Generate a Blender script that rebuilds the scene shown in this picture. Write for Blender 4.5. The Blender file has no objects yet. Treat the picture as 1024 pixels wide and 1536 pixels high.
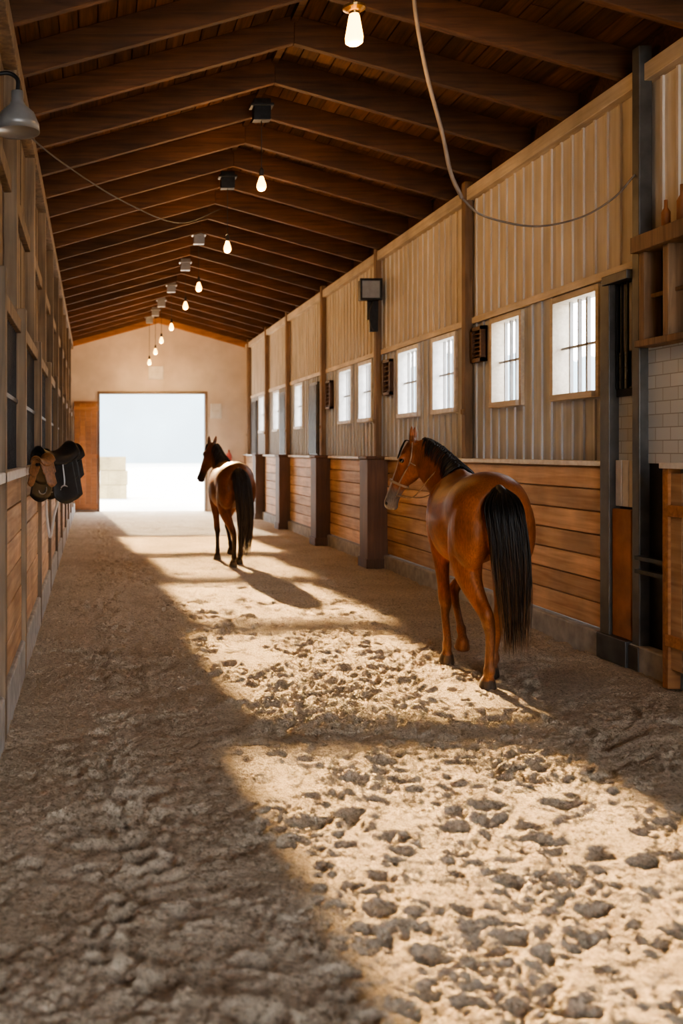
import bpy, math, random
import numpy as np
from mathutils import Vector, Matrix, noise
random.seed(7); np.random.seed(7)
scene = bpy.context.scene
H = 1.65
XL, XR = -0.53, 4.13
YF = 27.4; YB = -6.0

# ------------------------------------------------------------------ helpers
def link(ob, parent=None):
    scene.collection.objects.link(ob)
    if parent: ob.parent = parent
    return ob

def empty(name, loc=(0,0,0)):
    e = bpy.data.objects.new(name, None); e.location = loc; e.empty_display_size = .2
    return link(e)

class MB:
    def __init__(s): s.v=[]; s.f=[]; s.r=[]
    def add(s, vs, fs, r=None):
        if r is None: r = random.random()
        o=len(s.v); s.v += [tuple(v) for v in vs]; s.r += [r]*len(vs)
        s.f += [tuple(i+o for i in f) for f in fs]
    def hexa(s, p, r=None):
        s.add(p, [(0,3,2,1),(4,5,6,7),(0,1,5,4),(1,2,6,5),(2,3,7,6),(3,0,4,7)], r)
    def box(s, x0,x1,y0,y1,z0,z1, r=None):
        s.hexa([(x0,y0,z0),(x1,y0,z0),(x1,y1,z0),(x0,y1,z0),(x0,y0,z1),(x1,y0,z1),(x1,y1,z1),(x0,y1,z1)], r)
    def lathe(s, prof, c=(0,0,0), seg=24, r=None, axis='z'):
        vs=[];fs=[]
        n=len(prof)
        for (rad,z) in prof:
            for k in range(seg):
                a=2*math.pi*k/seg
                p=(rad*math.cos(a),rad*math.sin(a),z)
                if axis=='x': p=(p[2],p[0],p[1])
                if axis=='y': p=(p[0],p[2],p[1])
                vs.append((p[0]+c[0],p[1]+c[1],p[2]+c[2]))
        for i in range(n-1):
            for k in range(seg):
                k2=(k+1)%seg
                fs.append((i*seg+k,i*seg+k2,(i+1)*seg+k2,(i+1)*seg+k))
        fs.append(tuple(range(seg))[::-1]); fs.append(tuple((n-1)*seg+k for k in range(seg)))
        s.add(vs,fs,r)
    def path(s, pts, rad, seg=8, r=None):
        pts=[Vector(p) for p in pts]; vs=[];fs=[]
        n=len(pts)
        for i,p in enumerate(pts):
            t=(pts[min(i+1,n-1)]-pts[max(i-1,0)]).normalized()
            h=Vector((0,0,1)) if abs(t.z)<.9 else Vector((1,0,0))
            a=t.cross(h).normalized(); b=t.cross(a)
            rr = rad[i] if isinstance(rad,(list,tuple)) else rad
            for k in range(seg):
                an=2*math.pi*k/seg
                vs.append(p+(a*math.cos(an)+b*math.sin(an))*rr)
        for i in range(n-1):
            for k in range(seg):
                k2=(k+1)%seg
                fs.append((i*seg+k,i*seg+k2,(i+1)*seg+k2,(i+1)*seg+k))
        fs.append(tuple(range(seg))[::-1]); fs.append(tuple((n-1)*seg+k for k in range(seg)))
        s.add(vs,fs,r)
    def obj(s, name, mat, parent=None, bevel=0, smooth=False, loc=None):
        me=bpy.data.meshes.new(name); me.from_pydata(s.v,[],s.f); me.update()
        at=me.attributes.new('rnd','FLOAT','POINT'); at.data.foreach_set('value', s.r)
        me.materials.append(mat)
        if smooth:
            me.polygons.foreach_set('use_smooth',[True]*len(me.polygons))
        ob=bpy.data.objects.new(name,me); link(ob,parent)
        if bevel:
            m=ob.modifiers.new('bev','BEVEL'); m.width=bevel; m.segments=2; m.limit_method='ANGLE'
        if loc: ob.location=loc
        return ob

def smooth_path(pts, n=8):
    P=[Vector(p) for p in pts]; out=[]
    Q=[2*P[0]-P[1]]+P+[2*P[-1]-P[-2]]
    for i in range(1,len(Q)-2):
        for k in range(n):
            t=k/n
            a,b,c,d=Q[i-1],Q[i],Q[i+1],Q[i+2]
            out.append(.5*((2*b)+(c-a)*t+(2*a-5*b+4*c-d)*t*t+(3*b-a-3*c+d)*t**3))
    out.append(P[-1]); return out

# ------------------------------------------------------------------ materials
def newmat(name):
    m=bpy.data.materials.new(name); m.use_nodes=True
    nt=m.node_tree; b=nt.nodes['Principled BSDF']
    return m,nt,b
def N(nt,t,**k):
    n=nt.nodes.new(t)
    for a,v in k.items(): setattr(n,a,v)
    return n
def ramp(nt, stops):
    r=N(nt,'ShaderNodeValToRGB'); e=r.color_ramp.elements
    e[0].position=stops[0][0]; e[0].color=(*stops[0][1],1)
    e[1].position=stops[-1][0]; e[1].color=(*stops[-1][1],1)
    for p,c in stops[1:-1]:
        x=e.new(p); x.color=(*c,1)
    return r
def wood(name, dark, light, axis='y', rough=.75, bump=.25, var=.5, across=28, along=1.6, stain=.35):
    m,nt,b=newmat(name); L=nt.links
    tc=N(nt,'ShaderNodeTexCoord'); at=N(nt,'ShaderNodeAttribute',attribute_name='rnd')
    mul=N(nt,'ShaderNodeMath',operation='MULTIPLY'); mul.inputs[1].default_value=53.
    L.new(at.outputs['Fac'],mul.inputs[0])
    add=N(nt,'ShaderNodeVectorMath',operation='ADD')
    L.new(tc.outputs['Object'],add.inputs[0]); L.new(mul.outputs[0],add.inputs[1])
    mp=N(nt,'ShaderNodeMapping'); sc=[across]*3; sc['xyz'.index(axis)]=along
    mp.inputs['Scale'].default_value=sc; L.new(add.outputs[0],mp.inputs[0])
    n1=N(nt,'ShaderNodeTexNoise'); n1.inputs['Scale'].default_value=1; n1.inputs['Detail'].default_value=6; n1.inputs['Distortion'].default_value=.6
    L.new(mp.outputs[0],n1.inputs['Vector'])
    r=ramp(nt,[(.28,dark),(.72,light)]); L.new(n1.outputs['Fac'],r.inputs[0])
    n2=N(nt,'ShaderNodeTexNoise'); n2.inputs['Scale'].default_value=1.7; n2.inputs['Detail'].default_value=4
    L.new(add.outputs[0],n2.inputs['Vector'])
    mr=N(nt,'ShaderNodeMapRange'); mr.inputs[1].default_value=.3; mr.inputs[2].default_value=.7
    mr.inputs[3].default_value=1-stain; mr.inputs[4].default_value=1.1; L.new(n2.outputs['Fac'],mr.inputs[0])
    mr2=N(nt,'ShaderNodeMapRange'); mr2.inputs[3].default_value=1-var; mr2.inputs[4].default_value=1+var*.5
    L.new(at.outputs['Fac'],mr2.inputs[0])
    mm=N(nt,'ShaderNodeMath',operation='MULTIPLY'); L.new(mr.outputs[0],mm.inputs[0]); L.new(mr2.outputs[0],mm.inputs[1])
    vm=N(nt,'ShaderNodeVectorMath',operation='SCALE'); L.new(r.outputs[0],vm.inputs[0]); L.new(mm.outputs[0],vm.inputs['Scale'])
    L.new(vm.outputs[0],b.inputs['Base Color'])
    b.inputs['Roughness'].default_value=rough
    bp=N(nt,'ShaderNodeBump'); bp.inputs['Strength'].default_value=bump; bp.inputs['Distance'].default_value=.01
    L.new(n1.outputs['Fac'],bp.inputs['Height']); L.new(bp.outputs[0],b.inputs['Normal'])
    return m
def plain(name,col,rough=.6,metal=0,nscale=8,var=.25,bump=.0,emit=None,es=0):
    m,nt,b=newmat(name); L=nt.links
    tc=N(nt,'ShaderNodeTexCoord')
    n=N(nt,'ShaderNodeTexNoise'); n.inputs['Scale'].default_value=nscale; n.inputs['Detail'].default_value=5
    L.new(tc.outputs['Object'],n.inputs['Vector'])
    lo=tuple(c*(1-var) for c in col); hi=tuple(min(1,c*(1+var*.6)) for c in col)
    r=ramp(nt,[(.3,lo),(.7,hi)]); L.new(n.outputs['Fac'],r.inputs[0]); L.new(r.outputs[0],b.inputs['Base Color'])
    b.inputs['Roughness'].default_value=rough; b.inputs['Metallic'].default_value=metal
    if bump:
        bp=N(nt,'ShaderNodeBump'); bp.inputs['Strength'].default_value=bump; bp.inputs['Distance'].default_value=.01
        L.new(n.outputs['Fac'],bp.inputs['Height']); L.new(bp.outputs[0],b.inputs['Normal'])
    if emit:
        b.inputs['Emission Color'].default_value=(*emit,1); b.inputs['Emission Strength'].default_value=es
    return m

M_roof   = wood('roof_wood',(.052,.021,.0085),(.18,.079,.031),'y',.8,.3)
M_rafter = wood('rafter_wood',(.068,.028,.011),(.17,.073,.029),'x',.75,.3,var=.35)
M_gable  = wood('gable_wood',(.32,.13,.04),(.55,.25,.09),'x',.7,.2,var=.2)
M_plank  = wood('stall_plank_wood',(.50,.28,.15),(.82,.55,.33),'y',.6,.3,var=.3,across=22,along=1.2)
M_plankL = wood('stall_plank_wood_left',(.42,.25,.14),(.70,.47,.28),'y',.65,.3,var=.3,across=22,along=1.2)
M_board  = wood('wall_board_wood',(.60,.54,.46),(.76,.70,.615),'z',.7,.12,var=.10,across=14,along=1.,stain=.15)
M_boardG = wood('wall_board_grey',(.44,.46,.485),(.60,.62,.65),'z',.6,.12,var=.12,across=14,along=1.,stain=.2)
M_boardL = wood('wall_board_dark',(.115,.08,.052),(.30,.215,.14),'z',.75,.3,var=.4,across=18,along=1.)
M_post   = wood('post_wood',(.18,.105,.055),(.34,.21,.12),'z',.7,.25,var=.3)
M_pillar = wood('pillar_wood',(.09,.04,.02),(.17,.08,.04),'z',.6,.25,var=.2)
M_dpost  = plain('grey_metal_post',(.10,.095,.09),.5,.5,6,.35,.1)
M_rust   = plain('rusty_panel',(.30,.125,.05),.7,.1,5,.4,.2)
M_trim   = wood('trim_wood',(.56,.46,.35),(.74,.64,.50),'y',.6,.15,var=.15)
M_ledge  = plain('ledge_paint',(.74,.72,.69),.5,0,12,.2,.05)
M_conc   = plain('concrete',(.40,.385,.36),.9,0,9,.3,.4)
M_plast  = plain('plaster_wall',(.66,.555,.465),.85,0,2.5,.12,.1)
M_dark   = plain('dark_metal',(.03,.03,.032),.45,.6,20,.3)
M_black  = plain('black_leather',(.012,.012,.013),.38,0,30,.4,.2)
M_brownl = plain('brown_leather',(.20,.09,.035),.5,0,20,.4,.2)
M_white  = plain('white_paint',(.62,.60,.57),.5,0,10,.12)
M_cable  = plain('cable_rubber',(.22,.18,.15),.6,0,10,.2)
M_cabled = plain('cable_dark',(.05,.04,.035),.6,0,10,.2)
M_grey   = plain('grey_enamel',(.30,.30,.30),.35,.3,10,.15)
M_bar    = plain('window_bar_paint',(.34,.33,.32),.5,0,10,.15)
M_bulb   = plain('bulb_glow',(1,.8,.45),.3,0,5,0,0,(1,.50,.11),9)
M_brass  = plain('brass_socket',(.45,.26,.09),.35,.8,10,.2)

def mat_brick():
    m,nt,b=newmat('white_tile_brick'); L=nt.links
    tc=N(nt,'ShaderNodeTexCoord'); sx=N(nt,'ShaderNodeSeparateXYZ'); cb=N(nt,'ShaderNodeCombineXYZ')
    L.new(tc.outputs['Object'],sx.inputs[0]); L.new(sx.outputs['Y'],cb.inputs['X']); L.new(sx.outputs['Z'],cb.inputs['Y'])
    br=N(nt,'ShaderNodeTexBrick'); br.inputs['Scale'].default_value=2.6
    br.inputs['Color1'].default_value=(.60,.65,.69,1); br.inputs['Color2'].default_value=(.50,.55,.59,1); br.inputs['Mortar'].default_value=(.32,.33,.34,1)
    br.inputs['Mortar Size'].default_value=.010
    L.new(cb.outputs[0],br.inputs['Vector']); L.new(br.outputs['Color'],b.inputs['Base Color']); b.inputs['Roughness'].default_value=.35
    return m
M_brick=mat_brick()

def mat_sand():
    m,nt,b=newmat('arena_sand'); L=nt.links
    tc=N(nt,'ShaderNodeTexCoord')
    n1=N(nt,'ShaderNodeTexNoise'); n1.inputs['Scale'].default_value=1.6; n1.inputs['Detail'].default_value=6
    n2=N(nt,'ShaderNodeTexNoise'); n2.inputs['Scale'].default_value=46; n2.inputs['Detail'].default_value=10; n2.inputs['Roughness'].default_value=.85
    n3=N(nt,'ShaderNodeTexVoronoi'); n3.inputs['Scale'].default_value=100; n3.inputs['Randomness'].default_value=1
    for n in (n1,n2,n3): L.new(tc.outputs['Object'],n.inputs['Vector'])
    r1=ramp(nt,[(.35,(.66,.555,.43)),(.65,(.76,.65,.52))]); L.new(n1.outputs['Fac'],r1.inputs[0])
    r2=ramp(nt,[(.38,(.34,.29,.235)),(.47,(.86,.85,.82)),(.62,(1.18,1.17,1.14))]); L.new(n2.outputs['Fac'],r2.inputs[0])
    mx=N(nt,'ShaderNodeVectorMath',operation='MULTIPLY'); L.new(r1.outputs[0],mx.inputs[0]); L.new(r2.outputs[0],mx.inputs[1])
    L.new(mx.outputs[0],b.inputs['Base Color']); b.inputs['Roughness'].default_value=.95
    b.inputs['Specular IOR Level'].default_value=.1
    bp=N(nt,'ShaderNodeBump'); bp.inputs['Strength'].default_value=1; bp.inputs['Distance'].default_value=.026
    L.new(n2.outputs['Fac'],bp.inputs['Height'])
    bp2=N(nt,'ShaderNodeBump'); bp2.inputs['Strength'].default_value=.7; bp2.inputs['Distance'].default_value=.01
    L.new(n3.outputs['Distance'],bp2.inputs['Height']); L.new(bp.outputs[0],bp2.inputs['Normal'])
    L.new(bp2.outputs[0],b.inputs['Normal'])
    return m
M_sand=mat_sand()

# ------------------------------------------------------------------ floor (sand with hoofprints)
def build_floor():
    ys=list(np.arange(YB,1.8,.25)); y=1.8
    while y<YF+.02:
        ys.append(y); y*=1.0029
    ys.append(YF+.1)
    ys=np.array(ys); xs=np.arange(XL-.25,XR+.3,.008)
    X,Y=np.meshgrid(xs,ys)
    Z=np.zeros_like(X)
    rng=np.random.RandomState(3)
    def vnoise(X,Y,s,seed):
        r=np.random.RandomState(seed); G=r.rand(257,257)
        u=X*s+50; v=Y*s+50
        i=np.floor(u).astype(int); j=np.floor(v).astype(int); fu=u-i; fv=v-j
        fu=fu*fu*(3-2*fu); fv=fv*fv*(3-2*fv)
        i%=256; j%=256
        return (G[j,i]*(1-fu)+G[j,i+1]*fu)*(1-fv)+(G[j+1,i]*(1-fu)+G[j+1,i+1]*fu)*fv-.5
    fade=np.clip((14-Y)/7,0.15,1)
    patch=np.clip(.7+1.5*vnoise(X,Y,2.3,8),.35,1.4)
    WX=X+.036*vnoise(X,Y,13,11)+.024*vnoise(X,Y,38,12); WY=Y+.036*vnoise(X,Y,13,13)+.024*vnoise(X,Y,38,14)
    Z+=.020*vnoise(X,Y,1.3,1)+.015*vnoise(X+.3*Y,Y-.3*X,4.1,2)
    for s,amp,sd,th in ((7.,.020,21,.13),(11.5,.020,22,.07),(18,.014,23,.02)):
        q=vnoise(WX*.94+.34*WY,WY*.94-.34*WX,s,sd)
        Z-=amp*np.clip((q-th)/.22,0,1)**1.2*patch*np.clip((20-Y)/10,.3,1)
    Z+=patch*(.010*vnoise(X+.2*Y,Y,17.,4)+fade*.015*vnoise(X+.7*Y,Y-.2*X,31.,5)+fade*.017*vnoise(X,Y+.3*X,56.,6))+fade*.006*vnoise(X+.5*Y,Y-.5*X,85,7)
    dents=[]
    for k in range(620):
        yy=1.9+rng.rand()**1.5*22
        if rng.rand()<.5: xx=.14+.09*rng.randn()
        else: xx=XL+.2+rng.rand()*(XR-XL-.4)
        dents.append((xx,yy,.030+.026*rng.rand()**2,.014+.024*rng.rand()**1.5,rng.rand()*3.14))
    for k in range(420):
        dents.append((.7+2.7*rng.rand(),1.9+rng.rand()*9.5,.022+.034*rng.rand()**2,.014+.024*rng.rand(),rng.rand()*3.14))
    for (cx,cy,r,d,a) in dents:
        i0=np.searchsorted(ys,cy-3.6*r); i1=np.searchsorted(ys,cy+3.6*r)
        j0=np.searchsorted(xs,cx-3.6*r); j1=np.searchsorted(xs,cx+3.6*r)
        if i1<=i0 or j1<=j0: continue
        dx=WX[i0:i1,j0:j1]-cx; dy=WY[i0:i1,j0:j1]-cy
        u=dx*math.cos(a)+dy*math.sin(a); v=(-dx*math.sin(a)+dy*math.cos(a))/1.3
        q=np.sqrt(u*u+v*v)/r
        Z[i0:i1,j0:j1]+= -d*np.exp(-(q**2.2)) + d*.40*np.exp(-((q-1.5)/.5)**2)
    Z+=.005
    n,mn=X.shape
    verts=np.stack([X.ravel(),Y.ravel(),Z.ravel()],1)
    idx=np.arange(n*mn).reshape(n,mn)
    F=np.stack([idx[:-1,:-1].ravel(),idx[:-1,1:].ravel(),idx[1:,1:].ravel(),idx[1:,:-1].ravel()],1)
    me=bpy.data.meshes.new('floor'); me.from_pydata(verts.tolist(),[],F.tolist()); me.update()
    me.polygons.foreach_set('use_smooth',[True]*len(me.polygons)); me.materials.append(M_sand)
    link(bpy.data.objects.new('floor',me))
build_floor()

# ------------------------------------------------------------------ roof
RX=1.77; ZB_L=4.58; ZB_R=4.56; ZA=5.25; RD=.25
xl=-.66; xr=4.24
def roofz(x):  # rafter underside
    return ZB_L+(ZA-ZB_L)*(x-xl)/(RX-xl) if x<RX else ZB_R+(ZA-ZB_R)*(xr-x)/(xr-RX)
rb=MB()
yr=-5.4
while yr<YF-.3:
    d=RD; t=.035
    for (xa,xb) in ((xl-.1,RX),(xr+.1,RX)):
        za=roofz(xa); zb=roofz(xb)
        r=random.random()
        x0,x1=(xa,xb) if xa<xb else (xb,xa)
        z0,z1=(za,zb) if xa<xb else (zb,za)
        rb.hexa([(x0,yr-t,z0),(x1,yr-t,z1),(x1,yr+t,z1),(x0,yr+t,z0),(x0,yr-t,z0+d),(x1,yr-t,z1+d),(x1,yr+t,z1+d),(x0,yr+t,z0+d)],r)
    yr+=.95
rb.obj('roof_rafters',M_rafter,bevel=.006)
db=MB()
def deckstrip(xa,xb,lift=0,th=.025,r=None,y0=YB,y1=YF+.5):
    za=roofz(xa)+RD+lift; zb=roofz(xb)+RD+lift
    db.hexa([(xa,y0,za),(xb,y0,zb),(xb,y1,zb),(xa,y1,za),(xa,y0,za+th),(xb,y0,zb+th),(xb,y1,zb+th),(xa,y1,za+th)],r)
w=.15
x=xl-.5
while x<xr+.5:
    x2=min(x+w-.012,xr+.5)
    if x<RX<x2: 
        deckstrip(x,RX); deckstrip(RX,x2)
    else:
        y=YB
        while y<YF+.5:
            y2=min(y+random.uniform(2.5,4.5),YF+.5); deckstrip(x,x2,y0=y,y1=y2-.01); y=y2
    x+=w
for a,b_ in ((xl-.6,RX),(RX,xr+.6)): deckstrip(a,b_,.026,.05,.2)
db.obj('ceiling',M_roof)
g=MB(); g.box(RX-.03,RX+.03,YB,YF,ZA+.19,ZA+RD); g.obj('trim_1',M_rafter)
g=MB()
for (xa,xb) in ((xl,RX),(RX,xr)):
    za,zb=roofz(xa)-.10,roofz(xb)-.10
    g.hexa([(xa,YF-.16,za),(xb,YF-.16,zb),(xb,YF-.02,zb),(xa,YF-.02,za),(xa,YF-.16,za+.34),(xb,YF-.16,zb+.34),(xb,YF-.02,zb+.34),(xa,YF-.02,za+.34)])
g.obj('trim_2',M_gable,bevel=.01)

# ------------------------------------------------------------------ right wall
ZL=1.56; ZT=4.56; ZMID=3.10
wins=[(8.34,9.13),(9.84,10.53),(11.62,12.35),(12.95,13.75),(15.1,15.8),(16.3,17.05),(20.1,20.8),(22.6,23.3),(24.6,25.3)]
wins_near=[(-4.,-3.2),(-1.5,-.7),(1.0,1.8),(3.5,4.3)]
allw=wins+wins_near
WZ0,WZ1=2.15,3.0
XW=4.22
bk=sorted(set([round(YB+i*.2,3) for i in range(int((YF-YB)/.2)+1)]+[v for w in allw for v in w]+[YF]))
up=MB(); lo=MB()
for a,b_ in zip(bk[:-1],bk[1:]):
    if b_-a<.003: continue
    inw=any(a>=w0-1e-4 and b_<=w1+1e-4 for w0,w1 in allw)
    r=random.random()
    up.box(XW,XW+.12,a,b_,ZMID,ZT,r)
    if inw:
        lo.box(XW+.0,XW+.12,a,b_,ZL-.3,WZ0,r); lo.box(XW,XW+.12,a,b_,WZ1,ZMID,r)
    else: lo.box(XW,XW+.12,a,b_,ZL-.3,ZMID,r)
for i in range(int((YF-YB)/.2)+1):
    y=YB+i*.2
    inw=any(w0-.05<=y<=w1+.05 for w0,w1 in allw)
    r=random.random()
    up.box(XW-.018,XW,y-.014,y+.014,ZMID,ZT-.1,r)
    if inw:
        lo.box(XW-.018,XW,y-.014,y+.014,ZL,WZ0-.06,r)
    else: lo.box(XW-.018,XW,y-.014,y+.014,ZL,ZMID-.04,r)
wr=empty('wall_right')
up.obj('upper_boards',M_board,wr); lo.obj('lower_boards',M_boardG,wr)
g=MB(); g.box(XW+.05,XW+.12,YB,YF,ZT,ZT+.35,.2); g.obj('eave_gap_dark',M_rafter,wr)  # dark box put in as the dark gap between rafters above the trim
pl=MB()
bays=[(YB,-2.4),(-2.2,1.0),(1.2,3.2),(3.4,4.9),(8.06,11.05),(11.2,14.05),(14.55,17.45),(17.75,21.0),(21.3,24.0),(24.2,YF)]
hs=[.205,.185,.19,.18,.19,.185,.18]
for (a,b_) in bays:
    z=.21
    for h in hs:
        if z+h>ZL-.02: h=ZL-.02-z
        if h<=0.02: break
        off=random.uniform(-.004,.004)
        pl.box(XR+off,XW,a,b_,z,z+h-.012); z+=h
pl.box(XR+.03,XW,YB,4.9,.2,ZL-.03,.0); pl.box(XR+.03,XW,8.0,YF,.2,ZL-.03,.0)
pl.obj('lower_planks',M_plank,wr,bevel=.004)
g=MB(); g.box(XR-.05,XW+.12,YB,YF,-.1,.19); g.obj('baseboard_right',M_conc,bevel=.015)
g=MB(); g.box(XR-.045,XW+.02,8.05,YF,ZL-.03,ZL+.012); g.box(XR-.045,XW+.02,YB,4.9,ZL-.03,ZL+.012); g.obj('trim_3',M_ledge,bevel=.006)
g=MB(); g.box(XW-.035,XW,YB,YF,ZMID-.04,ZMID+.03); g.obj('trim_4',M_trim,bevel=.004)
g=MB(); g.box(XW-.09,XW+.12,YB,YF,ZT-.13,ZT-.0); g.obj('trim_5',M_trim,bevel=.006)
wi=0
for (a,b_) in allw:
    wi+=1
    e=empty('window_%d'%wi)
    g=MB(); f=.045
    x0,x1=XW-.035,XW+.14
    g.box(x0,x1,a-f,a+.01,WZ0-f,WZ1+f,.5); g.box(x0,x1,b_-.01,b_+f,WZ0-f,WZ1+f,.5)
    g.box(x0,x1,a+.01,b_-.01,WZ1-.01,WZ1+f,.5); g.box(x0-.03,x1,a+.01,b_-.01,WZ0-f,WZ0+.01,.5)
    g.obj('frame', M_trim if wi<3 else M_ledge, e, bevel=.003)
    g=MB()
    nb=4
    for k in range(1,nb+1):
        yy=a+(b_-a)*k/(nb+1); g.box(XW+.05,XW+.08,yy-.010,yy+.010,WZ0,WZ1,.8)
    g.box(XW+.05,XW+.08,a,b_,WZ0+.42,WZ0+.44,.8)
    g.box(XW+.085,XW+.11,(a+b_)/2-.016,(a+b_)/2+.016,WZ0,WZ1,.8)
    g.obj('bars',M_bar,e)

for i,y in enumerate([11.12,14.62,18.1,21.4,24.0,26.75,4.1,.6,-2.9]):
    g=MB(); g.box(XR-.02,XW-.02,y-.055,y+.055,ZL+.01,roofz(XR)+.05); 
    g.box(XR-.04,XR-.02,y-.03,y+.03,ZL+.5,ZL+.56)
    g.obj('wooden_post' , M_post, bevel=.008)
g=MB(); g.box(4.09,4.19,7.50,7.60,0,roofz(4.1)+.1); g.box(4.07,4.21,7.48,7.62,0,.18); g.obj('steel_column',M_dpost,bevel=.008)
g=MB(); g.box(4.08,4.23,7.92,8.06,0,3.0); g.box(4.05,4.23,7.62,8.06,.0,.2); g.box(4.06,4.22,7.62,8.0,2.97,3.04)
g.obj('stall_door_frame',M_dpost,bevel=.006)
for y,xx in ((14.05,3.85),(17.45,3.88),(21.0,3.9),(24.2,3.92)):
    g=MB(); g.box(xx,XR+.03,y,y+.42,.0,ZL-.02); g.box(xx-.02,XR+.03,y-.02,y+.44,ZL-.02,ZL+.02); g.box(xx-.02,XR,y-.02,y+.44,0,.14)
    g.obj('stall_pillar',M_pillar,bevel=.008)
for y in (18.6,21.65,25.6):
    g=MB(); g.box(XW-.06,XW,y,y+.7,ZL+.02,2.95)
    for k in range(5): g.box(XW-.075,XW-.06,y+.05+k*.13,y+.14+k*.13,ZL+.05,2.9)
    g.obj('shutter',M_dpost,wr,bevel=.004)
for (y,z0,z1,w_) in ((10.86,2.62,3.0,.30),(14.2,2.45,2.95,.36),(17.75,2.4,2.9,.36)):
    g=MB(); g.box(XW-.07,XW,y-w_/2,y-w_/2+.04,z0,z1,.3); g.box(XW-.07,XW,y+w_/2-.04,y+w_/2,z0,z1,.3)
    g.box(XW-.07,XW,y-w_/2,y+w_/2,z1-.04,z1,.3); g.box(XW-.07,XW,y-w_/2,y+w_/2,z0,z0+.04,.3)
    g.box(XW-.02,XW-.005,y-w_/2,y+w_/2,z0,z1,.9)
    for k in range(6):
        zz=z0+.06+k*(z1-z0-.1)/6; g.hexa([(XW-.06,y-w_/2,zz),(XW-.02,y-w_/2,zz+.03),(XW-.02,y+w_/2,zz+.03),(XW-.06,y+w_/2,zz),(XW-.06,y-w_/2,zz+.008),(XW-.02,y-w_/2,zz+.038),(XW-.02,y+w_/2,zz+.038),(XW-.06,y+w_/2,zz+.008)],.5)
    g.obj('wall_vent',M_pillar)

# near right corner
e=empty('stall_front')
g=MB(); g.box(4.10,4.16,7.63,7.91,.2,1.20); g.obj('rust_panel',M_rust,e,bevel=.01)
g=MB()
for k in range(3): g.box(4.13,4.16,7.63+k*.10,7.715+k*.10,1.22,1.58,.5)
for k in range(3): g.box(4.16,4.19,7.63+k*.10,7.70+k*.10,2.15,2.96,.5)
g.obj('white_slats',M_white,e,bevel=.004)
g=MB(); g.box(4.14,4.17,7.62,7.92,2.08,2.14)
for k in range(4): g.box(4.13,4.145,7.66+k*.08,7.675+k*.08,2.14,2.97)
g.obj('bars',M_dark,e)
g=MB(); g.box(4.16,4.19,4.95,7.94,1.56,2.43); g.obj('wall_tiles',M_brick,e)
g=MB(); g.box(4.0,4.2,4.95,7.46,3.12,3.24); g.box(4.02,4.2,4.95,7.44,2.42,2.47)
for y in (5.0,5.8,6.6,7.05,7.36): g.box(4.05,4.2,y,y+.07,2.47,3.12)
g.box(4.1,4.13,4.95,7.4,2.78,2.81)
g.obj('shelf_frame',M_post,e,bevel=.006)
g=MB(); g.box(4.18,4.21,4.95,7.46,2.47,3.12); g.box(4.17,4.215,4.95,7.94,.19,1.56); g.obj('opening_dark',M_dark,e)  # dark sheets put in for the shade inside shelf window and stall opening
g=MB()
for y,r_,h in ((7.2,.03,.22),(7.0,.035,.28),(6.85,.03,.2)):
    g.lathe([(r_,0),(r_,h*.6),(r_*.4,h*.75),(r_*.4,h)],(4.12,y,3.24),14)
g.obj('bottles',M_rust,e,smooth=True)
e=empty('stall_gate')
g=MB()
y=5.0
while y<6.98:
    g.box(4.0,4.05,y,min(y+.19,6.99),.14,1.50); y+=.2
g.obj('boards',M_plank,e,bevel=.004)
g=MB(); g.box(3.98,4.07,6.93,7.0,0.0,1.53); g.box(3.98,4.07,4.95,5.02,0,1.53); g.box(3.97,4.0,5.0,6.95,.3,.38);g.box(3.97,4.0,5.0,6.95,1.2,1.28)
g.obj('stiles',M_gable,e,bevel=.005)
g=MB(); g.box(3.96,4.09,4.95,7.01,1.53,1.57); g.obj('cap',M_ledge,e,bevel=.005)
g=MB(); g.box(4.05,4.10,6.98,7.49,.74,.77); g.box(4.05,4.10,6.98,7.49,.84,.87); g.obj('hinges',M_dark,e)

# ------------------------------------------------------------------ left wall
wl=empty('wall_left')
g=MB()
lb=[YB,-3.5,-1.2,1.2,3.4,5.7,7.4,9.6,11.8,14.0,16.2,18.4,20.6,22.8,25.0,YF]
for a,b_ in zip(lb[:-1],lb[1:]):
    z=.27
    for h in (.2,.21,.2,.2,.21,.2):
        g.box(XL-.06,XL+random.uniform(-.004,.004),a+.05,b_-.05,z,z+h-.009); z+=h
g.box(XL-.12,XL-.03,YB,YF,.2,1.48,.1)
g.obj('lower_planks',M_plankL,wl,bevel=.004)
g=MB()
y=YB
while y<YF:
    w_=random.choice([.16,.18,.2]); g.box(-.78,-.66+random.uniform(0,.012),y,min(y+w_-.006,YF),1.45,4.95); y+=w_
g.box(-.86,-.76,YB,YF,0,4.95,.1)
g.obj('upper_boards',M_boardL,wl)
g=MB(); g.box(XL-.12,XL+.03,YB,YF,-.1,.26); g.obj('baseboard_left',M_conc,bevel=.015)
g=MB(); g.box(-.70,XL+.035,YB,YF,1.47,1.53); g.obj('trim_6',M_ledge,bevel=.006)
g=MB(); g.box(-.70,XL+.0,YB,YF,2.52,2.62); g.box(-.66,-.6,YB,YF,3.55,3.68); g.obj('trim_7',M_boardL,bevel=.006)
g=MB(); g.box(-.70,-.55,YB,YF,4.45,4.60); g.obj('trim_8',M_boardL,bevel=.006)
for i,y in enumerate(lb[1:-1]):
    g=MB(); g.box(-.66,XL+.035,y-.05,y+.05,.0,2.7); g.box(-.66,-.56,y-.06,y+.06,2.62,4.62)
    g.obj('post',M_boardL,wl,bevel=.006)
g=MB()
y=YB+.1
while y<YF:
    g.path([(XL-.04,y,1.52),(XL-.04,y,2.54)],.009,6); y+=.11
g.box(XL-.055,XL-.025,YB,YF,2.0,2.03)
g.obj('grille_bars',M_dark,wl)

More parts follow.
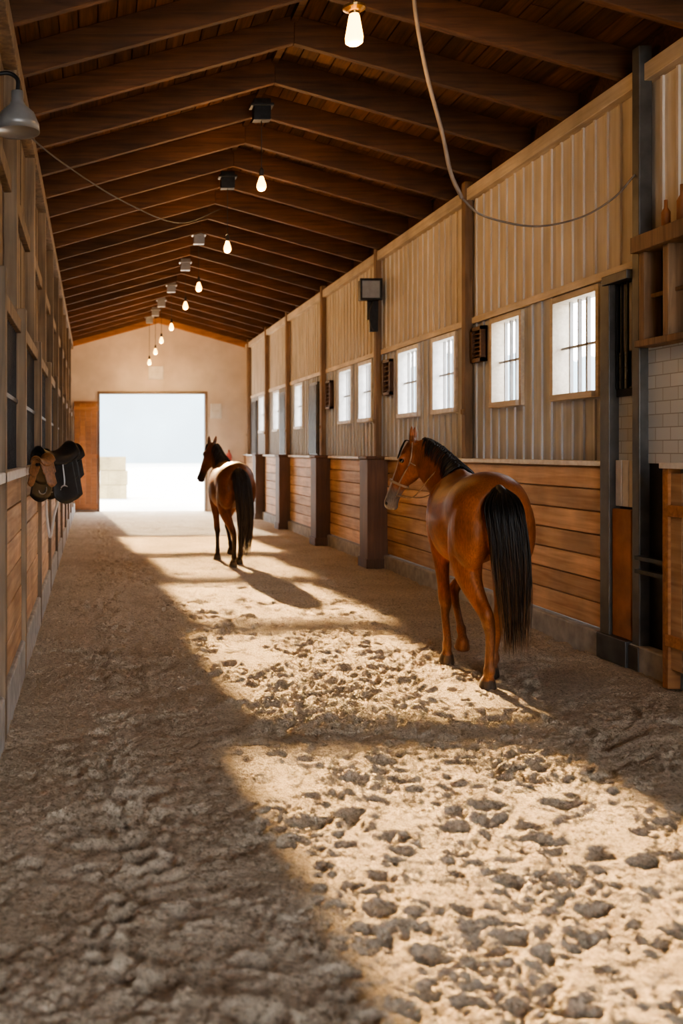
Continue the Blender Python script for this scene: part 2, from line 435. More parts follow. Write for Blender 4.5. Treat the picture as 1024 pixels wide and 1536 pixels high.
# ------------------------------------------------------------------ far wall
DX0,DX1,DZ=.18,3.05,3.22
g=MB()
g.box(-.80,DX0,YF,YF+.15,0,DZ,.5); g.box(DX1,4.4,YF,YF+.15,0,DZ,.5)
def gab(x): return roofz(x)+RD
g.hexa([(-.8,YF,DZ),(RX,YF,DZ),(RX,YF+.15,DZ),(-.8,YF+.15,DZ),(-.8,YF,gab(-.8)),(RX,YF,gab(RX)),(RX,YF+.15,gab(RX)),(-.8,YF+.15,gab(-.8))],.5)
g.hexa([(RX,YF,DZ),(4.4,YF,DZ),(4.4,YF+.15,DZ),(RX,YF+.15,DZ),(RX,YF,gab(RX)),(4.4,YF,gab(4.4)),(4.4,YF+.15,gab(4.4)),(RX,YF+.15,gab(RX))],.5)
g.obj('wall_far',M_plast)
g=MB(); f=.07
g.box(DX0-f,DX0,YF-.06,YF+.16,0,DZ+f); g.box(DX1,DX1+f,YF-.06,YF+.16,0,DZ+f); g.box(DX0,DX1,YF-.06,YF+.16,DZ,DZ+f)
g.obj('trim_9',M_pillar,bevel=.005)
g=MB(); x=-.52
while x<.1:
    g.box(x,min(x+.15,.11),YF-.14,YF-.07,.05,2.95); x+=.155
g.box(-.53,.12,YF-.17,YF-.14,.1,.22); g.box(-.53,.12,YF-.17,YF-.14,2.75,2.88); g.box(-.53,.12,YF-.17,YF-.14,1.45,1.57)
g.box(-.53,.12,YF-.08,YF-.005,2.95,3.02)
g.obj('door_1',M_gable,bevel=.004)
g=MB(); g.box(1.5,1.92,YF-.08,YF,3.62,3.98); g.box(1.53,1.89,YF-.1,YF-.08,3.65,3.82,.2); g.obj('exit_sign',M_white,bevel=.02)
g=MB(); g.box(3.2,3.5,YF-.12,YF,2.55,2.95); g.box(3.23,3.47,YF-.14,YF-.12,2.6,2.75); g.obj('electrical_box',M_white,bevel=.015)
g=MB(); g.lathe([(.07,0),(.08,.05),(.08,.38),(.05,.45),(.02,.48),(.02,.54)],(3.7,YF-.1,1.15),16); g.box(3.64,3.76,YF-.03,YF,1.2,1.6)
g.obj('fire_extinguisher',plain('red_enamel',(.45,.03,.02),.35),smooth=False)

# ------------------------------------------------------------------ outdoors
M_out=plain('outside_ground',(.66,.63,.56),.95,0,.6,.15)
g=MB(); g.box(-150,150,-60,260,-.35,-.13,.5); g.obj('ground',M_out)
g=MB(); g.box(-2,5.5,YF+.1,YF+6,-.13,-.0,.5); g.obj('yard_apron',M_out,bevel=.05)
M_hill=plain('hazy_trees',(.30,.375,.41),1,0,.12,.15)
def treeline(name,p0,p1,hb,seed):
    vs=[];fs=[];n=220
    for j in range(2):
        for i in range(n):
            u=i/(n-1); x=p0[0]+(p1[0]-p0[0])*u; y=p0[1]+(p1[1]-p0[1])*u; q=u*260
            zz=-.3 if j==0 else hb*(1+.2*noise.noise(Vector((q*.03,0,seed))))+.12*hb*noise.noise(Vector((q*.17,0,1)))+.10*hb*noise.noise(Vector((q*.7,0,1)))+.8*noise.noise(Vector((q*2.,0,1)))
            vs.append((x,y,zz))
    for i in range(n-1): fs.append((i,i+1,n+i+1,n+i))
    g=MB(); g.add(vs,fs,.5); g.obj(name,M_hill)
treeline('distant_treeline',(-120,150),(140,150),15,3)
treeline('distant_treeline',(70,200),(70,-40),4.5,5)  # added outside the right windows to lower the brightness seen through them
M_hay=wood('hay',(.24,.18,.08),(.42,.33,.17),'x',.9,.6,var=.2,across=40,along=6)
e=empty('hay_bale_stack')
for i,(bx,by,bz) in enumerate(((.75,37.6,-.13),(.75,38.6,-.13),(.78,37.6,.40),(.76,38.3,.40),(.72,37.7,.93))):
    g=MB(); g.box(bx-.5,bx+.5,by-.3,by+.3,bz,bz+.52)
    for s in (-.22,.22): g.box(bx+s-.012,bx+s+.012,by-.306,by+.306,bz-.0,bz+.526,.0)
    g.obj('bale_%d'%(i+1),M_hay,e,bevel=.04)

# ------------------------------------------------------------------ pendant lamps
pend=[(531,45,6.7),(392,275,10.4),(341,370,13.1),(298,430,16.6),(278,458,19.0),(257,490,21.5),(242,510,23.5),(233,527,25.0),(224,543,26.2)]
for i,(px,py,Y) in enumerate(pend):
    X=(px-140)*Y/1500; Z=H+(677-py)*Y/1500
    e=empty('pendant_light',(X,Y,Z))
    top=roofz(X)-Z
    g=MB()
    if i==0:
        g.lathe([(.03,.10),(.034,.12),(.05,.125),(.075,.14),(.078,.155),(.05,.165),(.02,.175),(.008,.19),(.006,top)],(0,0,0),20)
    else:
        g.lathe([(.02,.07),(.024,.08),(.024,.14),(.012,.16),(.005,.17),(.005,top-.1)],(0,0,0),12)
    g.obj('socket_and_cord',M_brass if i==0 else M_cabled,e,smooth=False)
    g=MB()
    if i==0:
        g.lathe([(.026,.12),(.036,.09),(.048,.02),(.060,-.05),(.057,-.085),(.035,-.10),(.005,-.105)],(0,0,0),20)
    else:
        g.lathe([(.018,.075),(.030,.04),(.047,-.01),(.05,-.04),(.038,-.068),(.012,-.082)],(0,0,0),16)
    g.obj('bulb',M_bulb,e,smooth=True)
    if i>0:
        g=MB(); g.box(-.09,.09,-.06,.06,top-.16,top+.06); g.box(-.12,.12,-.08,.08,top-.02,top+.01)
        g.obj('mount_box',M_dark if i in (1,2) else M_grey,e,bevel=.008)
    else:
        g=MB(); g.box(-.05,.05,-.3,.3,top-.01,top+.04); g.obj('mount_plate',M_post,e)
    ld=bpy.data.lights.new('bulb_glow','POINT'); ld.energy=34 if i else 22; ld.color=(1,.56,.22); ld.shadow_soft_size=.05
    lo_=bpy.data.objects.new('glow',ld); link(lo_,e); lo_.location=(0,0,-.17)

# ------------------------------------------------------------------ cables
g=MB(); g.path(smooth_path([(2.22,6.98,5.14),(2.25,7,4.75),(2.33,7,4.3),(2.44,7,3.88),(2.50,7,3.6),(2.58,7,3.42)],8),[.015]*41,8)
g.path(smooth_path([(2.58,7,3.42),(2.75,7.05,3.31),(3.17,7.2,3.27),(3.6,7.4,3.38),(3.9,7.5,3.55),(4.09,7.56,3.74)],8),.008,6)
g.obj('hanging_cable',M_cable,smooth=True)
g=MB(); g.path(smooth_path([(-.60,7.0,4.0),(-.3,8.2,4.05),(.3,10.0,4.15),(1.0,11.6,4.30),(1.65,13.0,4.8)],8),.007,6); g.obj('overhead_wire',M_cabled,smooth=True)
e=empty('barn_dome_lamp',(-.49,6.45,3.78))
g=MB(); g.lathe([(.14,-.07),(.145,-.075),(.14,-.02),(.11,.05),(.055,.10),(.04,.13),(.04,.19),(.01,.2)],(0,0,0),28)
g.obj('shade',M_grey,e,smooth=True)
g=MB(); g.path(smooth_path([(0,0,.18),(0,0,.27),(-.06,0,.31),(-.15,0,.30)],6),.014,8); g.box(-.16,-.13,-.05,.05,.22,.38); g.obj('arm',M_dark,e)
g=MB(); g.lathe([(.02,.03),(.045,.0),(.045,-.04),(.01,-.065)],(0,0,0),16); g.obj('lamp_glass',M_white,e,smooth=True)

e=empty('floodlight',(XR-.14,14.46,3.98))
g=MB(); g.box(-.15,.13,-.10,.06,-.15,.14); g.box(-.17,.15,-.14,-.10,.12,.15); g.box(-.17,.15,-.14,-.10,-.16,-.13); g.box(-.17,-.14,-.14,-.1,-.13,.12); g.box(.12,.15,-.14,-.1,-.13,.12)
for k in range(5): g.box(-.13+.055*k,-.12+.055*k,.06,.10,-.13,.12)
g.box(-.02,.14,.04,.08,-.42,.1)
g.box(-.0,.12,-.02,.06,-.60,-.42)
g.obj('housing',M_dark,e,bevel=.006)
g=MB(); g.box(-.14,.12,-.108,-.102,-.13,.12); g.obj('lens',M_grey,e)
g=MB(); g.path(smooth_path([(.05,-.02,-.15),(-.02,-.05,-.35),(.02,-.04,-.55),(.07,0,-.58)],6),.008,6); g.obj('cord',M_cabled,e)

# ------------------------------------------------------------------ saddles on left stall
def saddle_part(u0,u1,v1,scale=1):
    nu,nv=18,22; vs=[];fs=[]
    for i in range(nu+1):
        u=u0+(u1-u0)*i/nu
        q=(u+.22)/.44
        ridge=.02+.10*(abs(q-.42)/.58)**2.2*(1.15 if q>.42 else 1.5)
        wd=.085+.05*q
        for j in range(nv+1):
            v=-v1+2*v1*j/nv
            a=v
            if abs(a)<1.3: x=wd*math.sin(a)/math.sin(1.3)*.95; z=ridge+wd*(math.cos(a)-1)*.9
            else:
                ex=abs(a)-1.3
                x=math.copysign(wd*.95+ex*.06,a); z=ridge+wd*(math.cos(1.3)-1)*.9-ex*.17*(1+.25*math.sin(q*3.1))
            vs.append((u,x,z))
    for i in range(nu):
        for j in range(nv):
            a=i*(nv+1)+j; fs.append((a,a+1,a+nv+2,a+nv+1))
    return vs,fs
for (sx_,sy_,sz_,sc_,rz_,cA,cB) in ((-.40,7.72,1.56,.42,60,M_brownl,M_brownl),(-.325,8.12,1.585,.80,38,M_black,M_black),(-.29,8.85,1.57,.80,32,M_black,M_black)):
    e=empty('saddle',(sx_,sy_,sz_)); e.scale=(sc_,)*3; e.rotation_euler=(0,0,math.radians(rz_))
    for nm,mat,args,th in (('seat',cA,(-.2,.22,1.5),.03),('flaps',cA,(-.14,.14,3.2),.015),('pad',cB,(-.19,.19,2.3),.02)):
        vs,fs=saddle_part(*args)
        dz={'seat':.035,'flaps':.012,'pad':0}[nm]
        vs=[(x,y*(1+dz*2),z+dz) for x,y,z in vs]
        g=MB(); g.add(vs,fs,.5); o=g.obj(nm,mat,e,smooth=True); m=o.modifiers.new('s','SOLIDIFY'); m.thickness=th
    g=MB(); g.path([(-.16,0,-.03),(.16,0,-.03)],.03,10); g.obj('rack_arm',M_dark,e)
    if sc_>.6:
        g=MB()
        for s in (-1,1):
            g.path(smooth_path([(.0,s*.16,-.05),(.0,s*.19,-.20),(.0,s*.19,-.26)],5),.008,6)
            g.path([(.05*math.cos(a),s*.19,-.31+.05*math.sin(a)) for a in np.linspace(0,6.28,16)],.007,6)
        g.obj('stirrups',M_grey,e)
g=MB(); g.path(smooth_path([(XL+.03,9.7,1.56),(XL+.15,9.75,1.5),(XL+.19,9.8,1.25),(XL+.14,9.85,1.0),(XL+.10,9.9,.8),(XL+.06,9.95,1.1),(XL+.05,9.95,1.5)],8),.014,8)
g.obj('lead_rope',M_white,smooth=True)

# ------------------------------------------------------------------ HORSES
def tube(MBo, pts, hint0=(1,0,0), hint1=None, seg=28, n=6):
    P=[np.array(p,float) for p in pts]
    Q=[2*P[0]-P[1]]+P+[2*P[-1]-P[-2]]; C=[]
    for i in range(1,len(Q)-2):
        for k in range(n):
            t=k/n; a,b,c,d=Q[i-1],Q[i],Q[i+1],Q[i+2]
            C.append(.5*((2*b)+(c-a)*t+(2*a-5*b+4*c-d)*t*t+(3*b-a-3*c+d)*t**3))
    C.append(P[-1]); m=len(C); vs=[];fs=[];fr=[]
    hint1=hint1 or hint0
    for i,c in enumerate(C):
        a=Vector(C[max(i-1,0)][:3]); b=Vector(C[min(i+1,m-1)][:3]); t=(b-a).normalized()
        h=Vector(hint0).lerp(Vector(hint1),i/(m-1)).normalized()
        sg=t.cross(h).normalized(); lt=sg.cross(t).normalized()
        p=Vector(c[:3]); rl=max(c[3],.004); rs=max(c[4],.004)
        fr.append((p,t,lt,sg,rl,rs))
        for k in range(seg):
            an=2*math.pi*k/seg
            vs.append(p+lt*rl*math.cos(an)+sg*rs*math.sin(an))
    for i in range(m-1):
        for k in range(seg):
            k2=(k+1)%seg; fs.append((i*seg+k,i*seg+k2,(i+1)*seg+k2,(i+1)*seg+k))
    c0=len(vs); vs.append(Vector(C[0][:3])); vs.append(Vector(C[-1][:3]))
    for k in range(seg):
        k2=(k+1)%seg; fs.append((c0,k2,k)); fs.append((c0+1,(m-1)*seg+k,(m-1)*seg+k2))
    MBo.add(vs,fs,0); return fr
def ellips(MBo,c,r,seg=20,rot=None):
    vs=[];fs=[];R=rot or Matrix.Identity(3)
    n=12
    for i in range(1,n):
        th=math.pi*i/n
        for k in range(seg):
            a=2*math.pi*k/seg
            v=R@Vector((r[0]*math.sin(th)*math.cos(a),r[1]*math.sin(th)*math.sin(a),r[2]*math.cos(th)))
            vs.append(v+Vector(c))
    for i in range(n-2):
        for k in range(seg):
            k2=(k+1)%seg; fs.append((i*seg+k,(i+1)*seg+k,(i+1)*seg+k2,i*seg+k2))
    t=len(vs); vs.append(R@Vector((0,0,r[2]))+Vector(c)); vs.append(R@Vector((0,0,-r[2]))+Vector(c))
    for k in range(seg):
        k2=(k+1)%seg; fs.append((t,k,k2)); fs.append((t+1,(n-2)*seg+k2,(n-2)*seg+k))
    MBo.add(vs,fs,0)

def coat_mat(name):
    m,nt,b=newmat(name); L=nt.links
    at=N(nt,'ShaderNodeAttribute',attribute_name='coat')
    tc=N(nt,'ShaderNodeTexCoord'); n=N(nt,'ShaderNodeTexNoise'); n.inputs['Scale'].default_value=5; n.inputs['Detail'].default_value=6
    mp=N(nt,'ShaderNodeMapping'); mp.inputs['Scale'].default_value=(9,9,1.6); mp.inputs['Rotation'].default_value=(.5,0,0)
    n4=N(nt,'ShaderNodeTexNoise'); n4.inputs['Scale'].default_value=14; n4.inputs['Detail'].default_value=6
    L.new(tc.outputs['Object'],n.inputs['Vector']); L.new(tc.outputs['Object'],mp.inputs[0]); L.new(mp.outputs[0],n4.inputs['Vector'])
    mr=N(nt,'ShaderNodeMapRange'); mr.inputs[1].default_value=.3; mr.inputs[2].default_value=.7; mr.inputs[3].default_value=.62; mr.inputs[4].default_value=1.28
    L.new(n.outputs['Fac'],mr.inputs[0])
    mr2=N(nt,'ShaderNodeMapRange'); mr2.inputs[1].default_value=.3; mr2.inputs[2].default_value=.7; mr2.inputs[3].default_value=.7; mr2.inputs[4].default_value=1.25
    L.new(n4.outputs['Fac'],mr2.inputs[0])
    mm=N(nt,'ShaderNodeMath',operation='MULTIPLY'); L.new(mr.outputs[0],mm.inputs[0]); L.new(mr2.outputs[0],mm.inputs[1])
    vm=N(nt,'ShaderNodeVectorMath',operation='SCALE'); L.new(at.outputs['Color'],vm.inputs[0]); L.new(mm.outputs[0],vm.inputs['Scale'])
    L.new(vm.outputs[0],b.inputs['Base Color']); b.inputs['Roughness'].default_value=.46
    b.inputs['Specular IOR Level'].default_value=.38; b.inputs['Specular Tint'].default_value=(1,.75,.55,1)
    bp=N(nt,'ShaderNodeBump'); bp.inputs['Strength'].default_value=.4; bp.inputs['Distance'].default_value=.004
    L.new(n4.outputs['Fac'],bp.inputs['Height']); L.new(bp.outputs[0],b.inputs['Normal'])
    return m
def hair_mat(name,c0,c1):
    m,nt,b=newmat(name); L=nt.links
    at=N(nt,'ShaderNodeAttribute',attribute_name='rnd'); r=ramp(nt,[(0.,c0),(.55,c0),(1.,c1)])
    L.new(at.outputs['Fac'],r.inputs[0]); L.new(r.outputs[0],b.inputs['Base Color']); b.inputs['Roughness'].default_value=.45
    return m

def ss(a,b,x):
    t=min(1,max(0,(x-a)/(b-a))); return t*t*(3-2*t)
def mixc(a,b,t): return tuple(a[i]*(1-t)+b[i]*t for i in range(3))

def build_horse(loc, heading, neck, head_axis, neckhint1, legs, bay, dark, legdark, muzzle, blaze, hairM, tailpts, bridle, hs=1.0):
    root=empty('horse',loc); root.rotation_euler=(0,0,math.radians(heading))
    B=MB()
    trunk=[(0,-.80,1.20,.06,.08),(0,-.77,1.19,.15,.18),(0,-.68,1.20,.225,.26),(0,-.55,1.215,.265,.29),(0,-.40,1.22,.275,.285),(0,-.22,1.185,.265,.29),
           (0,0.0,1.13,.285,.325),(0,.20,1.115,.285,.345),(0,.38,1.13,.255,.365),(0,.52,1.145,.215,.345),(0,.64,1.14,.17,.27),(0,.73,1.13,.12,.18),(0,.77,1.12,.05,.08)]
    tube(B,trunk,seg=36)
    ellips(B,(0,.40,1.40),(.07,.20,.115))
    for s in (-1,1):
        ellips(B,(s*.145,-.58,1.10),(.130,.225,.28))
        ellips(B,(s*.15,.46,1.10),(.10,.17,.30))
        ellips(B,(s*.10,.66,1.02),(.09,.11,.14))
        ellips(B,(s*.15,-.33,.96),(.09,.16,.15))
    nf=tube(B,neck,(1,0,0),neckhint1)
    for lg in legs: tube(B,lg,seg=18,n=5)
    a=Vector(head_axis).normalized(); poll=Vector(neck[-1][:3])
    hor=Vector((a.x,a.y,0)).normalized(); n_=(hor+Vector((0,0,.6))); n_=(n_-a*n_.dot(a)).normalized(); l_=a.cross(n_).normalized()
    def hp(s,t,l): return poll+(a*s+n_*t+l_*l)*hs
    hd=[(-.07,-.02,.04,.06),(-.03,-.015,.07,.09),(.05,-.02,.087,.112),(.13,-.035,.096,.13),(.22,-.03,.088,.115),(.32,-.008,.068,.085),(.42,.002,.055,.066),(.50,.0,.055,.063),(.555,-.004,.054,.06),(.595,-.012,.042,.045),(.612,-.015,.02,.022)]
    hpts=[tuple(hp(s,t,0))+(rl*hs,rt*hs) for s,t,rl,rt in hd]
    tube(B,hpts,tuple(l_))
    for s in (-1,1):
        R=Matrix((l_,n_,a)).transposed()
        ellips(B,hp(.15,-.075,s*.055),(.038,.085,.10),rot=R)
        ellips(B,hp(.135,.052,s*.070),(.028,.028,.045),rot=R)
        ellips(B,hp(.545,.018,s*.036),(.024,.03,.035),rot=R)
        e0=hp(-.035,.035,s*.052); ed=(-a*.85+n_*.30+l_*s*.22).normalized()
        q=[tuple(e0+ed*d)+(rr,rr*.6) for d,rr in ((-.03,.03),(.03,.036),(.07,.036),(.11,.026),(.14,.014),(.155,.005))]
        tube(B,q,tuple(l_),seg=12,n=3)
    ellips(B,hp(.565,-.05,0),(.036,.026,.035),rot=Matrix((l_,n_,a)).transposed())
    me=bpy.data.meshes.new('tmp'); me.from_pydata([tuple(v) for v in B.v],[],B.f)
    tmp=bpy.data.objects.new('tmp',me); scene.collection.objects.link(tmp)
    m=tmp.modifiers.new('r','REMESH'); m.mode='VOXEL'; m.voxel_size=.0105; m.use_smooth_shade=True
    m=tmp.modifiers.new('s','SMOOTH'); m.factor=.5; m.iterations=6
    dg=bpy.context.evaluated_depsgraph_get(); dg.update()
    body=bpy.data.meshes.new_from_object(tmp.evaluated_get(dg)); bpy.data.objects.remove(tmp)
    body.name='body'
    cols=[]
    hoofc=(.05,.04,.032)
    for v in body.vertices:
        p=v.co; rel=p-poll; s=rel.dot(a)/hs; t=rel.dot(n_)/hs; l=rel.dot(l_)/hs
        c=bay
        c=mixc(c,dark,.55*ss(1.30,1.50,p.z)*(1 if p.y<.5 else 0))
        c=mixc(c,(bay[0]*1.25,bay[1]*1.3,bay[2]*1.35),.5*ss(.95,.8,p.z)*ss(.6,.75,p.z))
        if p.z<.62: c=mixc(c,legdark,ss(.62,.40,p.z))
        if p.z<.068: c=hoofc
        inhead = s>-.1 and abs(l)<.13 and abs(t)<.2 and p.z>1.05 and p.y>.7
        if inhead:
            c=mixc(c,dark,.25)
            c=mixc(c,muzzle,ss(.36,.47,s))
            if blaze and t>.0: c=mixc(c,(.62,.57,.52),ss(.046,.026,abs(l))*ss(.08,.14,s)*ss(.0,.02,t))
            if s<-.05: c=mixc(c,dark,.6)
        cols.append(c)
    at=body.attributes.new('coat','FLOAT_COLOR','POINT')
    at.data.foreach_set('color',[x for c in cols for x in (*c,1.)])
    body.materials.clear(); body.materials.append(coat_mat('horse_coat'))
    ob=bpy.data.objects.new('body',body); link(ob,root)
    g=MB()
    for s in (-1,1):
        ellips(g,hp(.145,.045,s*.083),(.02,.02,.022),12)
    g.obj('eyes',plain('eye_dark',(.01,.006,.004),.08),root,smooth=True)
    g=MB()
    for s in (-1,1): ellips(g,hp(.563,.022,s*.053),(.010,.013,.016),12)
    g.obj('nostrils',plain('nostril_dark',(.01,.008,.008),.6),root,smooth=True)
    def strand(G,pts,w,shade0,shade1):
        pts=smooth_path(pts,3); n=len(pts); vs=[];fs=[];rr=[]
        ang=random.random()*6.28
        for i,p in enumerate(pts):
            t=(pts[min(i+1,n-1)]-pts[max(i-1,0)]).normalized()
            q=t.cross(Vector((math.cos(ang),math.sin(ang),.1))).normalized(); q2=t.cross(q)
            u=i/(n-1); ww=w*(.5+.5*math.sin(min(1,u*3)*1.57))*(1-u**3)+.0006
            vs+= [p+q*ww,p-q*ww*.5+q2*ww*.5,p-q*ww*.5-q2*ww*.5]; rr+=[shade0+(shade1-shade0)*u]*3
        for i in range(n-1):
            for k in range(3):
                k2=(k+1)%3; fs.append((3*i+k,3*i+k2,3*i+3+k2,3*i+3+k))
        o=len(G.v); G.v+=[tuple(v) for v in vs]; G.r+=rr; G.f+=[tuple(i+o for i in f) for f in fs]
    G=MB()
    T=smooth_path(tailpts,4)
    core=[tuple(p)+((.028+.05*min(1,i/10))*(1-.85*max(0,(i/len(T)-.45)/.55)),)*2 for i,p in enumerate(T)]
    tg=MB(); 
    for i in range(620):
        an=random.random()*6.28; rad=math.sqrt(random.random())
        end=random.uniform(.68,1.0); st=random.choice([0,0,0,1,2])/10
        pts=[]
        ns=7
        ph=random.random()*6
        for k in range(ns+1):
            u=st+(end-st)*k/ns; idx=u*(len(T)-1); i0=int(idx); f_=idx-i0; p=T[i0].lerp(T[min(i0+1,len(T)-1)],f_)
            sp=(.022+.10*ss(0,.30,u)-.035*ss(.55,1,u))*rad
            pts.append(p+Vector((math.cos(an)*sp,math.sin(an)*sp*.6,0))+Vector((math.sin(ph+u*7),math.cos(ph+u*6),0))*.010)
        strand(tg,pts,.004,random.uniform(0,.35),random.uniform(.35,1.))
    tg.obj('tail',hairM,root,smooth=True)
    tc=MB(); tube(tc,[(c[0],c[1],c[2],c[3]*.9,c[4]*.7) for c in core[:int(len(core)*.72)]],n=2,seg=14); tc.obj('tail_core',hairM,root,smooth=True)
    m0=int(len(nf)*.18)
    for i in range(520):
        u=random.random(); idx=m0+u*(len(nf)-1-m0); i0=int(idx); p,t,lt,sg,rl,rs=nf[min(i0,len(nf)-1)]
        p2=nf[min(i0+1,len(nf)-1)][0]; p=p.lerp(p2,idx-i0)
        root_=p-sg*(rs-.006)+lt*random.uniform(-.014,.014)
        side=1 if random.random()<.72 else -1
        Lh=random.uniform(.10,.20)*(1 if side>0 else .55)
        pts=[root_, root_-sg*.025+lt*side*.02-t*.01, root_-sg*.0+lt*side*(rl*.75+.01)-Vector((0,0,Lh*.35))-t*.03, root_+lt*side*(rl*1.0+.02)+sg*.02-Vector((0,0,Lh))-t*.05]
        strand(G,pts,.005,random.uniform(0,.3),random.uniform(.1,.6))
    for i in range(70):
        r0=hp(-.04,.06,random.uniform(-.03,.03)); 
        pts=[r0,hp(-.03,.10,random.uniform(-.03,.03)),hp(.05,.105,random.uniform(-.04,.04)),hp(random.uniform(.08,.16),.10,random.uniform(-.05,.05))]
        strand(G,pts,.004,random.uniform(0,.3),.4)
    G.obj('mane',hairM,root,smooth=True)
    if bridle:
        g=MB()
        def loop(s,t,rl,rt,th=.006):
            g.path([hp(s,t+rt*math.sin(q),rl*math.cos(q)) for q in np.linspace(0,2*math.pi,33)],th,6)
        loop(.36,-.003,.070,.085,.007); loop(.35,-.003,.071,.087,.006)
        for s in (-1,1):
            g.path(smooth_path([hp(.36,-.01,s*.068),hp(.25,-.02,s*.091),hp(.13,-.03,s*.106),hp(.02,-.0,s*.094),hp(-.045,.03,s*.075)],4),.006,6)
            g.path(smooth_path([hp(.13,-.03,s*.106),hp(.14,-.10,s*.085),hp(.13,-.165,s*.03),hp(.13,-.17,0)],4),.005,6)
            g.path(smooth_path([hp(.37,-.03,s*.066),hp(.46,-.035,s*.06),hp(.47,-.03,s*.06)],3),.005,6)
        g.path(smooth_path([hp(-.045,.03,-.075),hp(-.06,.06,-.04),hp(-.065,.07,0),hp(-.06,.06,.04),hp(-.045,.03,.075)],4),.006,6)
        k1=nf[int(len(nf)*.45)]
        for s in (-1,1):
            e1=k1[0]+k1[2]*s*(k1[4]+.01)
            st=hp(.46,-.035,s*.06)
            g.path(smooth_path([st, st.lerp(e1,.5)-Vector((0,0,.09)), e1, k1[0]-k1[3]*(k1[5]+.008)+k1[2]*s*.02],6),.005,6)
        g.obj('bridle',plain('bridle_leather',(.30,.20,.12),.5,0,20,.3),root,smooth=True)
    return root

def fore(x,ys,zs=None,xo=None):
    e_,k_,f_,h_=ys; xo=x if xo is None else xo
    s=1 if x>0 else -1
    return [(s*.145,e_+.02,1.10,.085,.14),(s*.15,e_,.92,.08,.125),(s*.145,e_*.75+k_*.25,.80,.062,.088),(x*.5+s*.07,e_*.35+k_*.65,.62,.047,.058),(x*.6+s*.05,k_,.48,.048,.054),(x*.7+s*.03,k_-.0,.44,.044,.049),
            (x*.8+xo*.2,k_*.75+f_*.25,.36,.031,.037),(xo,f_+.0,.20,.029,.034),(xo,f_,.145,.037,.043),(xo,f_*.5+h_*.5,.10,.033,.036),(xo,h_,.062,.048,.052),(xo,h_+.012,.03,.056,.062),(xo,h_+.02,-.012,.062,.070)]
def hind(sd,stif,hock,fet,hoof,x):
    return [(sd*.125,-.50,1.22,.13,.21),(sd*.14,-.50,1.06,.135,.235),(sd*.145,(-.50+stif)/2,.90,.115,.19),(sd*.14,stif*.45+hock*.55,.74,.078,.115),(sd*.08+x*.4,stif*.12+hock*.88,.60,.052,.073),(sd*.05+x*.6,hock-.02,.53,.048,.068),(x*.8+sd*.02,hock,.46,.042,.052),
            (x,hock*.7+fet*.3,.36,.033,.040),(x,fet,.20,.031,.036),(x,fet,.145,.040,.045),(x,fet*.5+hoof*.5,.10,.035,.038),(x,hoof,.062,.049,.053),(x,hoof+.012,.03,.057,.062),(x,hoof+.02,-.012,.063,.070)]
def fore_lift(s,x):
    # carried forward: forearm raised, knee flexed, cannon folded back, toe pointing down
    return [(s*.145,.47,1.10,.085,.14),(s*.15,.47,.92,.08,.125),(s*.14,.53,.80,.062,.088),(s*.10,.62,.66,.048,.06),(x+s*.02,.67,.55,.048,.054),(x,.66,.50,.044,.049),
            (x,.57,.41,.031,.037),(x,.43,.29,.029,.034),(x,.385,.25,.038,.043),(x,.345,.205,.033,.036),(x,.335,.17,.046,.050),(x,.34,.135,.055,.058),(x,.352,.095,.061,.064)]

near_legs=[fore(-.13,(.44,.36,.26,.27)),fore_lift(1,.0),hind(-1,-.40,-.68,-.65,-.61,-.035),hind(1,-.28,-.36,-.22,-.15,.10)]
neckN=[(0,.40,1.20,.17,.30),(-.015,.60,1.30,.13,.255),(-.06,.76,1.42,.095,.20),(-.135,.90,1.545,.078,.16),(-.205,.985,1.635,.07,.13),(-.245,1.02,1.68,.062,.10)]
hairN=hair_mat('black_hair',(.010,.008,.007),(.24,.12,.05))
hairF=hair_mat('dark_brown_hair',(.014,.008,.006),(.30,.19,.11))
build_horse((2.85,7.52,0),-8,neckN,(-.20,.07,-.50),(.35,.93,0),near_legs,
    (.25,.079,.026),(.095,.032,.014),(.16,.070,.034),(.17,.15,.135),True,hairN,
    [(0,-.76,1.41),(0,-.83,1.36),(.005,-.90,1.22),(.03,-.915,1.0),(.055,-.90,.75),(.075,-.87,.5),(.085,-.85,.27)],True,hs=.94)
far_legs=[fore(-.11,(.46,.44,.42,.43)),fore_lift(1,.08),hind(-1,-.38,-.66,-.62,-.56,-.04),hind(1,-.30,-.40,-.28,-.20,.11)]
neckF=[(0,.40,1.20,.17,.30),(-.005,.60,1.31,.13,.255),(-.03,.77,1.44,.095,.20),(-.06,.90,1.57,.078,.16),(-.09,.97,1.665,.07,.13),(-.10,1.0,1.71,.062,.10)]
build_horse((2.02,14.85,0),2,neckF,(-.16,.20,-.50),(.8,.5,0),far_legs,
    (.14,.044,.016),(.045,.018,.010),(.018,.011,.009),(.012,.009,.008),False,hairF,
    [(0,-.76,1.41),(0,-.83,1.37),(.02,-.90,1.22),(.05,-.915,1.0),(.07,-.90,.72),(.07,-.87,.4),(.06,-.85,.12)],False)

# ------------------------------------------------------------------ dusty air drifting in around the doorway
hz=bpy.data.materials.new('dusty_air'); hz.use_nodes=True; nt=hz.node_tree
nt.nodes.remove(nt.nodes['Principled BSDF'])
vs_=N(nt,'ShaderNodeVolumeScatter'); vs_.inputs['Color'].default_value=(1,.95,.88,1); vs_.inputs['Density'].default_value=.0075; vs_.inputs['Anisotropy'].default_value=.2
nt.links.new(vs_.outputs[0],nt.nodes['Material Output'].inputs['Volume'])
g=MB(); g.box(-.45,3.8,17.5,YF-.25,.2,3.3,.5); o=g.obj('dusty_air',hz)

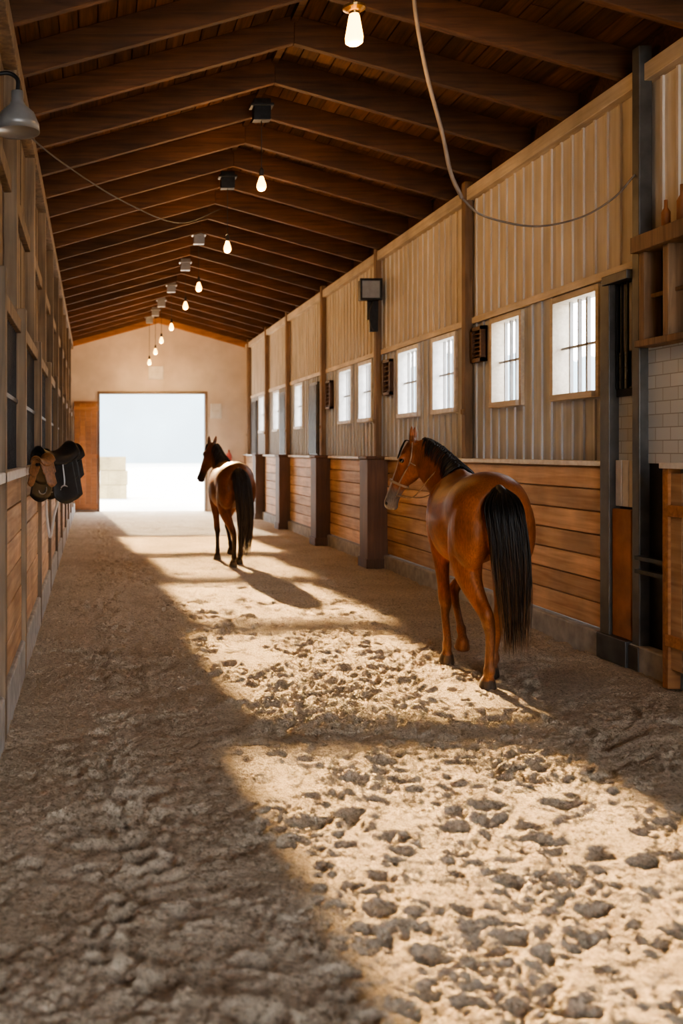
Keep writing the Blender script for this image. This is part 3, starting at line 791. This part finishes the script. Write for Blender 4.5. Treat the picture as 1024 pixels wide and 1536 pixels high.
# ------------------------------------------------------------------ light
w=bpy.data.worlds.new('sky'); scene.world=w; w.use_nodes=True; nt=w.node_tree
bg=nt.nodes['Background']; tc=N(nt,'ShaderNodeTexCoord'); sx=N(nt,'ShaderNodeSeparateXYZ'); nt.links.new(tc.outputs['Generated'],sx.inputs[0])
r=ramp(nt,[(.0,(.92,.94,.96)),(.12,(.98,.98,1.)),(.6,(.84,.90,1.))]); nt.links.new(sx.outputs['Z'],r.inputs[0]); nt.links.new(r.outputs[0],bg.inputs[0])
bg.inputs[1].default_value=9
EL=math.radians(22); AZ=.07
sd=Vector((AZ,-1,-math.tan(EL))).normalized()
def aim(ob,d): ob.rotation_euler=d.to_track_quat('-Z','Y').to_euler()
l=bpy.data.lights.new('sun','SUN'); l.energy=12; l.angle=math.radians(1.5); l.color=(1,.82,.58)
o=bpy.data.objects.new('sun',l); link(o); o.location=(0,60,30); aim(o,sd)
E=33
for (y0,y1,zc,x0,x1,k) in ((1.6,5.45,4.3,.90,2.66,1),(6.3,9.05,4.4,.95,2.75,1),(9.75,12.3,4.4,.97,2.8,1),(13.1,15.6,4.4,.97,2.8,.75),(16.3,19.3,3.5,.6,3.0,.8)):  # unseen area lamps added under the closed roof to make the floor's sun patches
    Lf=y1-y0; hgt=Lf*math.sin(EL); ym=(y0+y1)/2; sh=zc/math.tan(EL)
    l=bpy.data.lights.new('sun_patch_lamp','AREA'); l.shape='RECTANGLE'; l.size=x1-x0; l.size_y=hgt; l.spread=math.radians(1.7)
    l.energy=E*k*(x1-x0)*hgt; l.color=(1,.65,.30)
    o=bpy.data.objects.new('sun_patch_beam',l); link(o); o.location=((x0+x1)/2-AZ*sh,ym+sh,zc); aim(o,sd)

# ------------------------------------------------------------------ camera
cd=bpy.data.cameras.new('camera'); cam=bpy.data.objects.new('camera',cd); link(cam); scene.camera=cam
cam.location=(0,0,H); cam.rotation_euler=(math.radians(90),0,0)
cd.sensor_fit='VERTICAL'; cd.sensor_height=36; cd.sensor_width=24; cd.lens=36*1500/1536
cd.shift_x=372/1536; cd.shift_y=-91/1536
cd.dof.use_dof=True; cd.dof.focus_distance=7.6; cd.dof.aperture_fstop=2.0
cd.clip_end=500
try:
    scene.view_settings.view_transform='AgX'; scene.view_settings.look='AgX - Medium High Contrast'
except Exception as ex: print(ex)
scene.view_settings.exposure=0.45
